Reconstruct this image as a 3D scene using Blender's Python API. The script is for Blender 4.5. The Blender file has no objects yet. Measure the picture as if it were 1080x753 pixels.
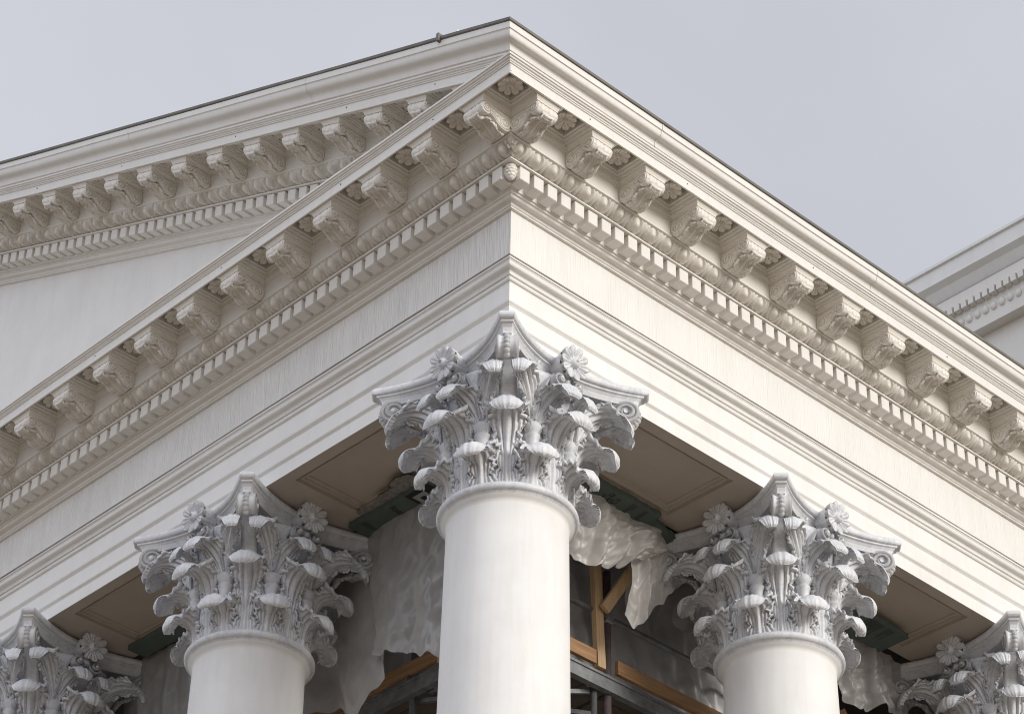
import bpy, math, random
import numpy as np
from mathutils import Matrix, Vector, noise as mnoise
random.seed(7); rng = np.random.default_rng(7)
PI = math.pi
scene = bpy.context.scene
col = scene.collection

# ------------------------------------------------------------------ helpers
def raw(name, verts, faces, mat, smooth=False):
    me = bpy.data.meshes.new(name)
    me.from_pydata([tuple(map(float, v)) for v in verts], [], [tuple(map(int, f)) for f in faces])
    me.materials.append(mat)
    if smooth:
        me.polygons.foreach_set('use_smooth', [True] * len(me.polygons))
    me.update()
    return me

def link(name, me, parent=None, loc=(0, 0, 0), rotz=0.0):
    o = bpy.data.objects.new(name, me)
    col.objects.link(o)
    o.location = loc
    o.rotation_euler = (0, 0, rotz)
    if parent is not None:
        o.parent = parent
    return o

def thing(name, label, cat, loc=(0, 0, 0), group=None):
    o = bpy.data.objects.new(name, None)
    col.objects.link(o)
    o.location = loc
    o.empty_display_size = 0.2
    tag(o, label, cat, group)
    return o

def tag(o, label, cat, group=None):
    o['label'] = label; o['category'] = cat
    if group: o['group'] = group

def part(name, verts, faces, mat, parent, smooth=False):
    """a part whose vertices are given in world space"""
    v = np.asarray(verts, float) - np.array(parent.location)
    return link(name, raw(name, v, faces, mat, smooth), parent)

def single(name, verts, faces, mat, label, cat, group=None, smooth=False):
    """a thing that is one mesh: origin at its base"""
    v = np.asarray(verts, float)
    b = np.array([(v[:, 0].min() + v[:, 0].max()) / 2, (v[:, 1].min() + v[:, 1].max()) / 2, v[:, 2].min()])
    o = link(name, raw(name, v - b, faces, mat, smooth), None, b)
    tag(o, label, cat, group)
    return o

class MB:
    def __init__(s): s.v = []; s.f = []
    def add(s, v, f):
        n = len(s.v); s.v += [tuple(map(float, a)) for a in v]; s.f += [tuple(int(i) + n for i in q) for q in f]
    def box(s, x0, x1, y0, y1, z0, z1, bev=0.0):
        if bev <= 0:
            v = [(x, y, z) for x in (x0, x1) for y in (y0, y1) for z in (z0, z1)]
            s.add(v, [(0, 1, 3, 2), (4, 6, 7, 5), (0, 4, 5, 1), (2, 3, 7, 6), (0, 2, 6, 4), (1, 5, 7, 3)]); return
        b = bev; v = []; idx = {}
        X = (x0, x1); Y = (y0, y1); Z = (z0, z1); sg = (1, -1)
        for i in (0, 1):
            for j in (0, 1):
                for k in (0, 1):
                    for a in range(3):
                        p = [X[i], Y[j], Z[k]]
                        for c, q in enumerate((i, j, k)):
                            if c != a: p[c] += sg[q] * b
                        idx[i, j, k, a] = len(v); v.append(p)
        f = []
        for i in (0, 1): f.append([idx[i, j, k, 0] for j, k in ((0, 0), (1, 0), (1, 1), (0, 1))])
        for i in (0, 1): f.append([idx[j, i, k, 1] for j, k in ((0, 0), (1, 0), (1, 1), (0, 1))])
        for i in (0, 1): f.append([idx[j, k, i, 2] for j, k in ((0, 0), (1, 0), (1, 1), (0, 1))])
        for i in (0, 1):
            for j in (0, 1):
                f.append([idx[i, j, 0, 0], idx[i, j, 1, 0], idx[i, j, 1, 1], idx[i, j, 0, 1]])
                f.append([idx[i, 0, j, 0], idx[i, 1, j, 0], idx[i, 1, j, 2], idx[i, 0, j, 2]])
                f.append([idx[0, i, j, 1], idx[1, i, j, 1], idx[1, i, j, 2], idx[0, i, j, 2]])
                for k in (0, 1):
                    f.append([idx[i, j, k, 0], idx[i, j, k, 1], idx[i, j, k, 2]])
        s.add(v, f)
    def grid(s, P, close_u=False):
        n, m = P.shape[:2]; f = []
        for i in range(n - 1):
            for j in range(m if close_u else m - 1):
                j2 = (j + 1) % m
                f.append((i * m + j, i * m + j2, (i + 1) * m + j2, (i + 1) * m + j))
        s.add(P.reshape(-1, 3), f)
    def tube(s, pts, r, n=8, caps=True):
        pts = [Vector(p) for p in pts]; k = len(pts)
        rr = r if hasattr(r, '__len__') else [r] * k
        T = [(pts[min(i + 1, k - 1)] - pts[max(i - 1, 0)]).normalized() for i in range(k)]
        up = Vector((0, 0, 1)) if abs(T[0].z) < .9 else Vector((1, 0, 0))
        A = T[0].cross(up).normalized(); R = []
        for i in range(k):
            A = (A - T[i] * A.dot(T[i])).normalized(); B = T[i].cross(A)
            R.append([pts[i] + (A * math.cos(2 * PI * q / n) + B * math.sin(2 * PI * q / n)) * rr[i] for q in range(n)])
        b = len(s.v)
        s.grid(np.array([[tuple(p) for p in ring] for ring in R]), True)
        if caps:
            s.f.append(tuple(b + q for q in range(n))); s.f.append(tuple(b + (k - 1) * n + q for q in range(n)))
    def bar(s, a, b, w, h, up=(0, 0, 1)):
        """rectangular bar from a to b, w across and h along up"""
        a = Vector(a); b = Vector(b); t = (b - a).normalized()
        x = t.cross(Vector(up)).normalized(); y = x.cross(t).normalized()
        v = [e + x * (sx * w / 2) + y * (sy * h / 2) for e in (a, b) for sx, sy in ((-1, -1), (1, -1), (1, 1), (-1, 1))]
        s.add(v, [(0, 1, 2, 3), (7, 6, 5, 4), (0, 4, 5, 1), (1, 5, 6, 2), (2, 6, 7, 3), (3, 7, 4, 0)])
    def lathe(s, prof, n=64, cx=0, cy=0):
        P = np.array([[(cx + r * math.cos(2 * PI * k / n), cy + r * math.sin(2 * PI * k / n), z) for k in range(n)] for r, z in prof])
        s.grid(P, True)
    def ball(s, c, rx, ry, rz, n=12, m=8):
        P = np.array([[(c[0] + rx * math.sin(PI * i / m) * math.cos(2 * PI * k / n), c[1] + ry * math.sin(PI * i / m) * math.sin(2 * PI * k / n),
                        c[2] + rz * math.cos(PI * i / m)) for k in range(n)] for i in range(m + 1)])
        s.grid(P, True)
    def part(s, name, mat, parent, smooth=False): return part(name, s.v, s.f, mat, parent, smooth)
    def mesh(s, name, mat, smooth=False): return raw(name, s.v, s.f, mat, smooth)
    def single(s, name, mat, label, cat, group=None, smooth=False): return single(name, s.v, s.f, mat, label, cat, group, smooth)

def catmull(P, n):
    P = np.asarray(P, float); k = len(P)
    Q = np.vstack([2 * P[0] - P[1], P, 2 * P[-1] - P[-2]])
    dense = []
    for i in range(k - 1):
        a, b, c, d = Q[i:i + 4]
        for t in np.linspace(0, 1, 24, endpoint=False):
            dense.append(.5 * (2 * b + (c - a) * t + (2 * a - 5 * b + 4 * c - d) * t * t + (3 * b - a - 3 * c + d) * t ** 3))
    dense.append(P[-1]); D = np.array(dense)
    s = np.r_[0, np.cumsum(np.linalg.norm(np.diff(D, axis=0), axis=1))]; s /= s[-1]
    t = np.linspace(0, 1, n)
    return np.stack([np.interp(t, s, D[:, j]) for j in range(D.shape[1])], 1)

# ------------------------------------------------------------------ materials
def mat_new(name):
    m = bpy.data.materials.new(name); m.use_nodes = True
    nt = m.node_tree; b = nt.nodes['Principled BSDF']
    return m, nt, b
def nd(nt, t, **kw):
    n = nt.nodes.new(t)
    for k, v in kw.items():
        if k in n.inputs: n.inputs[k].default_value = v
        else: setattr(n, k, v)
    return n
def ramp(nt, fac, stops):
    r = nt.nodes.new('ShaderNodeValToRGB'); e = r.color_ramp.elements
    while len(e) > 1: e.remove(e[-1])
    e[0].position = stops[0][0]; e[0].color = (*stops[0][1], 1)
    for p, c in stops[1:]:
        q = e.new(p); q.color = (*c, 1)
    nt.links.new(fac, r.inputs[0]); return r.outputs[0]
def coords(nt, scale=(1, 1, 1), kind='Object'):
    tc = nd(nt, 'ShaderNodeTexCoord'); mp = nd(nt, 'ShaderNodeMapping'); mp.inputs['Scale'].default_value = scale
    nt.links.new(tc.outputs[kind], mp.inputs[0]); return mp.outputs[0]
def ntex(nt, co, scale, detail=4, rough=.55, dist=0.0):
    n = nd(nt, 'ShaderNodeTexNoise'); n.inputs['Scale'].default_value = scale; n.inputs['Detail'].default_value = detail
    n.inputs['Roughness'].default_value = rough; n.inputs['Distortion'].default_value = dist
    nt.links.new(co, n.inputs['Vector']); return n.outputs[0]
def mul(nt, a, b, fac=1.0):
    m = nd(nt, 'ShaderNodeMix', data_type='RGBA', blend_type='MULTIPLY'); m.inputs[0].default_value = fac
    nt.links.new(a, m.inputs[6]); nt.links.new(b, m.inputs[7]); return m.outputs[2]
def math_(nt, op, a, b):
    m = nd(nt, 'ShaderNodeMath', operation=op)
    for i, q in enumerate((a, b)):
        if isinstance(q, (int, float)): m.inputs[i].default_value = q
        else: nt.links.new(q, m.inputs[i])
    return m.outputs[0]
def bump(nt, b, h, strength, dist=.01):
    n = nd(nt, 'ShaderNodeBump'); n.inputs['Strength'].default_value = strength; n.inputs['Distance'].default_value = dist
    nt.links.new(h, n.inputs['Height']); nt.links.new(n.outputs[0], b.inputs['Normal'])

def mat_paint(name, base, dark=.9, stripes=0.0, rough=.45, streak=.965, wob=.12):
    m, nt, b = mat_new(name); b.inputs['Roughness'].default_value = rough
    co = coords(nt)
    d = tuple(c * dark for c in base)
    c1 = ramp(nt, ntex(nt, co, 2.2, 6, .6), [(.3, d), (.62, base)])
    c2 = ramp(nt, ntex(nt, coords(nt, (9, 9, .9)), 1.6, 5, .65), [(.30, (streak, streak * .99, streak * .965)), (.55, (1, 1, 1))])
    c3 = ramp(nt, ntex(nt, co, 60, 3, .7), [(.20, (.93, .915, .89)), (.32, (1, 1, 1))])
    nt.links.new(mul(nt, mul(nt, c1, c2), c3), b.inputs['Base Color'])
    h = math_(nt, 'ADD', math_(nt, 'MULTIPLY', ntex(nt, co, 90, 3), .10), math_(nt, 'MULTIPLY', ntex(nt, co, 4, 2, .5), wob))
    if stripes:
        sx = nd(nt, 'ShaderNodeSeparateXYZ'); nt.links.new(coords(nt), sx.inputs[0])
        t = math_(nt, 'ADD', sx.outputs[0], sx.outputs[1])
        cb = nd(nt, 'ShaderNodeCombineXYZ')
        nt.links.new(math_(nt, 'MULTIPLY', t, 1.0), cb.inputs[0]); nt.links.new(math_(nt, 'MULTIPLY', sx.outputs[2], .035), cb.inputs[2])
        w = ntex(nt, cb.outputs[0], 66, 1, .5)
        cb2 = nd(nt, 'ShaderNodeCombineXYZ')
        nt.links.new(math_(nt, 'MULTIPLY', t, 1.0), cb2.inputs[0]); nt.links.new(math_(nt, 'MULTIPLY', sx.outputs[2], .6), cb2.inputs[2])
        big = ntex(nt, cb2.outputs[0], 2.5, 4, .6)
        h = math_(nt, 'ADD', h, math_(nt, 'MULTIPLY', math_(nt, 'MULTIPLY', w, stripes), math_(nt, 'ADD', math_(nt, 'MULTIPLY', big, .6), .4)))
    bump(nt, b, h, .5, .006)
    return m

def mat_marble():
    m, nt, b = mat_new('capital_marble'); b.inputs['Roughness'].default_value = .55
    co = coords(nt)
    c1 = ramp(nt, ntex(nt, co, 3.5, 8, .62, 1.2), [(.30, (.62, .63, .66)), (.5, (.74, .745, .76)), (.7, (.81, .81, .812))])
    v = math_(nt, 'ABSOLUTE', math_(nt, 'SUBTRACT', ntex(nt, co, 4.5, 9, .68, 1.8), .5), 0)
    c2 = ramp(nt, v, [(.0, (.80, .81, .835)), (.02, (.94, .94, .95)), (.06, (1, 1, 1))])
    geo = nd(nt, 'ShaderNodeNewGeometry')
    c3 = ramp(nt, geo.outputs['Pointiness'], [(.38, (.46, .44, .41)), (.48, (.93, .93, .925)), (.56, (1.0, 1.0, 1.0))])  # darker hollows: weathering, deepened in the colour to sharpen the shading
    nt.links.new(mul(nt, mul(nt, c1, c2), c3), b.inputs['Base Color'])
    h = math_(nt, 'ADD', math_(nt, 'MULTIPLY', ntex(nt, co, 90, 4), .25), math_(nt, 'MULTIPLY', ntex(nt, co, 16, 4), .3))
    bump(nt, b, h, .4, .006)
    return m

def mat_plain(name, base, dark=.8, rough=.6, scale=8, metallic=0.0, bs=.3, bscale=60, stretch=(1, 1, 1), detail=5):
    m, nt, b = mat_new(name); b.inputs['Roughness'].default_value = rough; b.inputs['Metallic'].default_value = metallic
    co = coords(nt, stretch)
    nt.links.new(ramp(nt, ntex(nt, co, scale, detail, .65, .3), [(.3, tuple(c * dark for c in base)), (.65, base)]), b.inputs['Base Color'])
    bump(nt, b, ntex(nt, co, bscale, 4), bs, .006)
    return m

def mat_plastic(name, colr, trans=.25, gloss=.34):
    m = bpy.data.materials.new(name); m.use_nodes = True; nt = m.node_tree; nt.nodes.clear()
    out = nd(nt, 'ShaderNodeOutputMaterial'); co = coords(nt)
    nz = ntex(nt, co, 5, 5, .6, .8)
    cr = ramp(nt, nz, [(.3, tuple(c * .8 for c in colr)), (.7, colr)])
    bp = nd(nt, 'ShaderNodeBump'); bp.inputs['Strength'].default_value = .35; bp.inputs['Distance'].default_value = .02
    rid = math_(nt, 'ABSOLUTE', math_(nt, 'SUBTRACT', ntex(nt, coords(nt, (1.6, 1.6, .9)), 4.5, 5, .55, 1.0), .5), 0)
    nt.links.new(rid, bp.inputs['Height'])
    df = nd(nt, 'ShaderNodeBsdfDiffuse'); tl = nd(nt, 'ShaderNodeBsdfTranslucent'); gl = nd(nt, 'ShaderNodeBsdfGlossy'); tr = nd(nt, 'ShaderNodeBsdfTransparent')
    gl.inputs['Roughness'].default_value = .46; gl.inputs[0].default_value = (.9, .9, .9, 1)
    for s in (df, tl): nt.links.new(cr, s.inputs[0])
    for s in (df, gl): nt.links.new(bp.outputs[0], s.inputs['Normal'])
    tr.inputs[0].default_value = (.9, .9, .9, 1)
    m1 = nd(nt, 'ShaderNodeMixShader'); m1.inputs[0].default_value = .42
    nt.links.new(df.outputs[0], m1.inputs[1]); nt.links.new(tl.outputs[0], m1.inputs[2])
    fr = nd(nt, 'ShaderNodeFresnel'); fr.inputs[0].default_value = 1.45
    nt.links.new(bp.outputs[0], fr.inputs['Normal'])
    m2 = nd(nt, 'ShaderNodeMixShader'); nt.links.new(math_(nt, 'ADD', math_(nt, 'MULTIPLY', fr.outputs[0], gloss), .008), m2.inputs[0])
    nt.links.new(m1.outputs[0], m2.inputs[1]); nt.links.new(gl.outputs[0], m2.inputs[2])
    m3 = nd(nt, 'ShaderNodeMixShader'); m3.inputs[0].default_value = trans
    nt.links.new(m2.outputs[0], m3.inputs[1]); nt.links.new(tr.outputs[0], m3.inputs[2])
    nt.links.new(m3.outputs[0], out.inputs[0])
    return m

PAINT = (.835, .82, .785)
M_arch = mat_paint('white_paint_architrave', PAINT, .93)
M_frieze = mat_paint('white_paint_ribbed_frieze', PAINT, .94, stripes=13.0)
M_friezer = mat_paint('white_paint_faint_ribs', PAINT, .95, stripes=4.0)
M_corn = mat_paint('white_paint_cornice', (.81, .785, .738), .955)
M_carve = mat_paint('white_paint_carved', (.79, .75, .685), .92, wob=.0)
M_tymp = mat_paint('white_paint_tympanum', PAINT, .93)
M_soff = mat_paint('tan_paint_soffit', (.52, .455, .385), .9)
M_shaft = mat_paint('column_stucco', (.82, .81, .785), .925, rough=.85, streak=.96, wob=.3)
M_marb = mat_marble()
M_roof = mat_plain('roof_lead', (.19, .175, .15), .7, .6, 5)
M_flash = mat_plain('brown_flashing', (.30, .26, .21), .7, .6, 5)
M_board = mat_plain('green_insulation_foam', (.105, .135, .12), .8, .8, 6)
M_ink = mat_plain('black_print', (.015, .017, .018), .8, .6)
M_logo = mat_plain('pale_print', (.38, .40, .37), .8, .6)
M_mortar = mat_plain('crumbling_grey_plaster', (.30, .285, .26), .45, .9, 30, bs=1.0, bscale=40)
M_sheet = mat_plastic('milky_plastic_sheet', (.86, .83, .79), .16, .26)
M_sheetd = mat_plastic('grey_plastic_sheet', (.56, .54, .52), .14, .17)
M_sheetb = mat_plastic('dim_plastic_sheet', (.80, .79, .78), .12)
M_pole = mat_plain('galvanised_steel', (.34, .345, .35), .6, .45, 12, .75, .4)
M_rust = mat_plain('rust_red_steel', (.22, .17, .165), .6, .55, 12, .5, .4)
M_wood = mat_plain('scaffold_timber', (.64, .44, .25), .66, .7, 2.2, 0, .5, 20, (22, 22, 1.2))
M_woodo = mat_plain('orange_timber', (.44, .25, .12), .5, .7, 2.2, 0, .5, 20, (1.2, 1.2, 24))
M_deck = mat_plain('dark_deck_planks', (.10, .08, .06), .6, .8)
M_dark = mat_plain('interior_shade_black', (.035, .03, .025), .7, .9, 3)  # near-black so the interior reads unlit: shade put into the colour
M_paving = mat_plain('stone_paving', (.25, .20, .145), .75, .85, 1.5, 0, .4, 30)
M_step = mat_plain('stone_step', (.36, .30, .235), .85, .8, 3)
M_main = mat_paint('pale_distant_paint', (.80, .79, .76), .95)
M_mainb = mat_paint('pale_buff_paint', (.74, .71, .66), .95)

# ------------------------------------------------------------------ sizes
SL = .411                     # slope of the raking cornice
SP = 2.913                    # column spacing
NCOL_L, NCOL_R = 6, 4
YE, XE = SP * 2 + 1.7, 9.245
APEX = SP * 2.5
GROUND = -11.45; FLOOR = -9.2
def nz1(t, s, f=.55): return mnoise.noise((t * f, s * 7.31, 3.7)) + .5 * mnoise.noise((t * f * 2.7, s * 3.1, 9.2))

def sweep(profile, side='B', rake=None, n=44, ye=YE, xe=XE, wob=.0034, y0=None, recess=0.0):
    """profile of (p, z) swept along the front (side L), the flank (R) or mitred round the corner (B).
    rake: None, or a number r: z rises by SL*(y + r); 'p' uses y + p so that the mitre closes."""
    prof = [(p - recess, z) for p, z in profile]
    P = []
    seed = prof[0][0] * 13 + prof[0][1] * 7
    for p, z in prof:
        row = []
        if side in 'BL':
            a = -p if y0 is None else y0
            for k in range(n, -1 if side == 'L' else 0, -1):
                y = a + (ye - a) * k / n
                dz = 0
                if rake is not None:
                    yy = min(y, 2 * APEX - y)
                    dz = SL * (yy + (p if rake == 'p' else rake))
                e = min(1, k / 3)
                row.append((-p + e * wob * nz1(y, seed + 1), y, z + dz + e * wob * 1.4 * nz1(y, seed + 2)))
        if side == 'B': row.append((-p, -p, z))
        if side in 'BR':
            a = -p
            for k in range(0 if side == 'R' else 1, n + 1):
                x = a + (xe - a) * k / n; e = min(1, k / 3)
                row.append((x, -p + e * wob * nz1(x, seed + 3), z + e * wob * 1.4 * nz1(x, seed + 4)))
        P.append(row)
    mb = MB(); mb.grid(np.array(P)); return mb

def arc(p0, z0, p1, z1, kind, n=8):
    """moulding curve between two profile points: ogee 'S' / 'C' (cyma), 'cv' cavetto, 'ov' ovolo"""
    out = []
    for i in range(n + 1):
        t = i / n
        if kind == 'S': f = .5 - .5 * math.cos(PI * t); out.append((p0 + (p1 - p0) * (t * .25 + .75 * (f)), z0 + (z1 - z0) * t))
        elif kind == 'C':
            f = t + .16 * math.sin(2 * PI * t); g = t - .10 * math.sin(2 * PI * t)
            out.append((p0 + (p1 - p0) * g, z0 + (z1 - z0) * f))
        elif kind == 'ov': out.append((p0 + (p1 - p0) * math.sin(t * PI / 2), z0 + (z1 - z0) * (1 - math.cos(t * PI / 2))))
        else: out.append((p0 + (p1 - p0) * (1 - math.cos(t * PI / 2)), z0 + (z1 - z0) * math.sin(t * PI / 2)))
    return out

# ------------------------------------------------------------------ carved acanthus leaf
def leaf_grid(spine, side, W, out0, NV=104, NU=37, lobes=5, lift=.09, depth=.46, bend=.16, ridge=.0120, teeth=.19, tip=.80, th=.016, wshape=None, asym=(1, 1), seed=0):
    """spine: points; side: (n,3) or (3,) width directions; W(v): half width; out0: outward hint at the base"""
    S = catmull(spine, NV * 3)
    side = np.asarray(side, float)
    if side.ndim == 1: B = np.repeat(side[None], NV * 3, 0)
    else: B = catmull(side, NV * 3)
    T = np.gradient(S, axis=0); T /= np.linalg.norm(T, axis=1)[:, None]
    B = B - T * (B * T).sum(1)[:, None]; B /= np.linalg.norm(B, axis=1)[:, None]
    N = np.cross(T, B)
    if N[3] @ np.asarray(out0, float) < 0: N = -N
    vv = np.linspace(0, 1, NV); uu = np.linspace(-1, 1, NU)
    lin = np.linspace(0, 1, NV * 3)
    P = np.zeros((NV, NU, 3)); NN = np.zeros((NV, NU, 3))
    for j, u in enumerate(uu):
        a = abs(u); sgn = 1 if u > 0 else -1
        v2 = np.clip(vv + lift * a ** 1.6 * np.sin(PI * np.clip(vv * 1.05, 0, 1)) ** .7, 0, 1)
        ph = vv * lobes + .15
        lob = np.abs(np.sin(PI * ph)) ** .55
        tf = 1 - np.clip((vv - tip + .07) / .12, 0, 1); tf = tf * tf * (3 - 2 * tf)
        fade = np.clip(vv / .10, 0, 1) * tf
        tq = (ph * 3.0 + .3) % 1.0
        tooth = np.where(tq < .72, tq / .72, (1 - tq) / .28)
        e = 1 - depth * (1 - lob) * fade * a ** 1.5 - teeth * (1 - tooth) * np.clip(vv / .10, 0, 1) * (.35 + .65 * tf) * a ** 2.5
        w = np.array([W(v) for v in vv]) * (asym[0] if u < 0 else asym[1])
        x = u * w * e
        pos = np.stack([np.interp(v2, lin, S[:, k]) for k in range(3)], 1)
        b = np.stack([np.interp(v2, lin, B[:, k]) for k in range(3)], 1)
        nn = np.stack([np.interp(v2, lin, N[:, k]) for k in range(3)], 1)
        t2 = 1 - np.clip((vv - tip + .20) / .18, 0, 1); t2 = t2 * t2 * (3 - 2 * t2)
        d = -x * x / (2 * bend) * t2 + x * x / (2 * .15) * (1 - t2)
        rib = (.010 * np.exp(-(u / .11) ** 2) - .011 * np.exp(-((a - .23) / .075) ** 2)) * (.35 + .65 * tf)
        fan = ridge * .8 * np.cos(2 * PI * (a * 3.4 + .15 * np.sin(vv * 9))) * np.clip(a * 3, 0, 1) * (.16 + .84 * tf)
        dish = .016 * (lob - .6) * a ** 1.5 * fade + .020 * a ** 3 * fade
        eye = -.036 * np.exp(-((a - .62) / .16) ** 2) * (1 - lob) ** 1.2 * fade
        d = d + (rib + fan + dish + eye) * np.clip(vv / .05, 0, 1)
        P[:, j] = pos + b * x[:, None] + nn * d[:, None]
        NN[:, j] = nn
    mb = MB(); mb.grid(P)
    tb = np.clip((vv - tip + .03) / .12, 0, 1)
    back = P - NN * (th + .020 * tb * (1 - np.clip((vv - .97) / .03, 0, 1) * .6))[:, None, None]
    n0 = len(mb.v); mb.grid(back)
    m = NU; bd = [i * m for i in range(NV)] + [(NV - 1) * m + j for j in range(1, m)] + [i * m + m - 1 for i in range(NV - 2, -1, -1)] + list(range(m - 2, 0, -1))
    for i in range(len(bd)):
        p, q = bd[i], bd[(i + 1) % len(bd)]
        mb.f.append((p, q, q + n0, p + n0))
    return mb

def curve1(pts):
    xs = [p[0] for p in pts]; ys = [p[1] for p in pts]
    return lambda v: float(np.interp(v, xs, ys))

def ribbon(path, width_dir, hw, th, center=None):
    """band of half width hw along width_dir following a planar path (thickness th), edges raised"""
    P = np.asarray(path, float); W = np.asarray(width_dir, float)
    if W.ndim == 1: W = np.repeat(W[None], len(P), 0)
    T = np.gradient(P, axis=0); T /= np.linalg.norm(T, axis=1)[:, None]
    N = np.cross(T, W); N /= np.linalg.norm(N, axis=1)[:, None]
    hwv = hw if hasattr(hw, '__len__') else np.full(len(P), hw)
    sec = [(-1, -.5), (-1, .5), (-.86, .72), (-.72, .5), (-.5, .18), (0, .1), (.5, .18), (.72, .5), (.86, .72), (1, .5), (1, -.5), (.5, -.5), (0, -.5), (-.5, -.5)]
    G = np.array([[p + w * (a * h) + n * (b * th) for a, b in sec] for p, w, n, h in zip(P, W, N, hwv)])
    mb = MB(); mb.grid(G, True)
    k = len(sec); L = len(P)
    mb.f.append(tuple(range(k))); mb.f.append(tuple((L - 1) * k + i for i in range(k)))
    return mb

def flower(R, depth, petals, rings=16, seg=None, button=.22, notch=.4):
    """rosette facing +Z, centre at the origin; returns MB"""
    seg = seg or petals * 14
    mb = MB(); P = []
    for i in range(rings + 1):
        q = i / rings; row = []
        for k in range(seg):
            a = 2 * PI * k / seg
            c = abs(math.cos(a * petals / 2)); pet = c ** .4
            if q <= button:
                rad = R * q; e = q / button
                z = depth * (.36 + .34 * math.sqrt(max(0, 1 - .95 * e ** 2.5)))
                if e < .40: z -= depth * .6
            else:
                t = (q - button) / (1 - button)
                rad = R * q * (1 - notch * (1 - pet) * t ** .6)
                z = depth * (.22 + .42 * t ** .8 - .20 * t ** 4) * (.35 + .65 * pet)
                z -= depth * .16 * max(0, 1 - abs((1 - c) / .13)) * math.sin(PI * t)
            row.append((rad * math.cos(a), rad * math.sin(a), z))
        P.append(row)
    P.append([(x * .93, y * .93, -.006) for x, y, z in P[-1]])
    mb.grid(np.array(P), True)
    return mb

def rot_mb(mb, M, t=(0, 0, 0)):
    o = MB(); V = np.array(mb.v) @ np.array(M).T + np.array(t); o.v = [tuple(v) for v in V]; o.f = list(mb.f); return o

# ------------------------------------------------------------------ capital (axis at origin, z = 0 at the astragal); diagonal = direction (-1,-1)
def cyl(az, r, z, base=-135.0):
    a = math.radians(base + az); return np.array([r * math.cos(a), r * math.sin(a), z])
def tang(az, base=-135.0):
    a = math.radians(base + az); return np.array([-math.sin(a), math.cos(a), 0.0])
def radial(az, base=-135.0):
    a = math.radians(base + az); return np.array([math.cos(a), math.sin(a), 0.0])

row1 = [(.452, .03), (.458, .09), (.466, .16), (.482, .215), (.516, .258), (.566, .276), (.616, .266), (.652, .236), (.667, .202), (.666, .176), (.658, .158)]
row2 = [(.450, .03), (.456, .18), (.464, .35), (.480, .455), (.522, .545), (.590, .592), (.662, .592), (.722, .562), (.750, .520), (.751, .486), (.744, .464)]
W1 = curve1([(0, .135), (.18, .115), (.35, .125), (.42, .172), (.56, .170), (.68, .146), (.78, .130), (.88, .126), (.95, .116), (.98, .094), (1, .055)])
W2 = curve1([(0, .09), (.25, .09), (.42, .135), (.58, .176), (.70, .166), (.78, .140), (.86, .128), (.92, .124), (.96, .114), (.985, .092), (1, .055)])
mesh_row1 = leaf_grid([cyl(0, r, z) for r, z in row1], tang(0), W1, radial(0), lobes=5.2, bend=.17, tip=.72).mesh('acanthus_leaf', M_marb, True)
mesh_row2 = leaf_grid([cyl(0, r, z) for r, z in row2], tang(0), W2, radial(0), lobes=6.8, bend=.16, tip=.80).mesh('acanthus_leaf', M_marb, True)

def calyx_corner(s):
    sp = [cyl(s * a, r, z) for a, r, z in ((22.5, .485, .46), (21, .50, .56), (17.5, .54, .68), (13, .61, .785), (9.5, .69, .838), (7.2, .77, .842), (5.8, .835, .805), (5.2, .868, .745), (5.2, .868, .705))]
    sd = [tang(s * a) * s * .9 + np.array([0, 0, u]) + radial(0) * q for a, u, q in ((22, .1, 0), (20, .25, -.1), (14, .55, -.35), (8, .4, -.2), (6, .0, 0), (5, 0, 0), (5, 0, 0))]
    W = curve1([(0, .05), (.2, .10), (.45, .145), (.65, .135), (.8, .10), (.9, .085), (.96, .074), (1, .045)])
    return leaf_grid(sp, sd, W, radial(s * 20), lobes=5.5, lift=.08, bend=.20, tip=.74, asym=(.62, 1.0))
def calyx_helix(s):
    sp = [cyl(s * a, r, z) for a, r, z in ((22.5, .485, .44), (24, .50, .53), (27.5, .525, .63), (31.5, .565, .715), (34.5, .615, .768), (36, .672, .778), (37, .72, .748), (37.3, .745, .700), (37.2, .745, .662))]
    sd = [-tang(s * a) * s + np.array([0, 0, u]) for a, u in ((22, .0), (26, .1), (31, .3), (36, .15), (38, .0), (38, 0), (38, 0))]
    W = curve1([(0, .045), (.2, .085), (.45, .125), (.65, .125), (.8, .10), (.9, .095), (.96, .082), (1, .050)])
    return leaf_grid(sp, sd, W, radial(s * 24), lobes=5, lift=.08, bend=.16, tip=.72, asym=(.75, 1.0))
meshes_calyx = {s: (calyx_corner(s).mesh('acanthus_leaf', M_marb, True), calyx_helix(s).mesh('acanthus_leaf', M_marb, True)) for s in (1, -1)}

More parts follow.
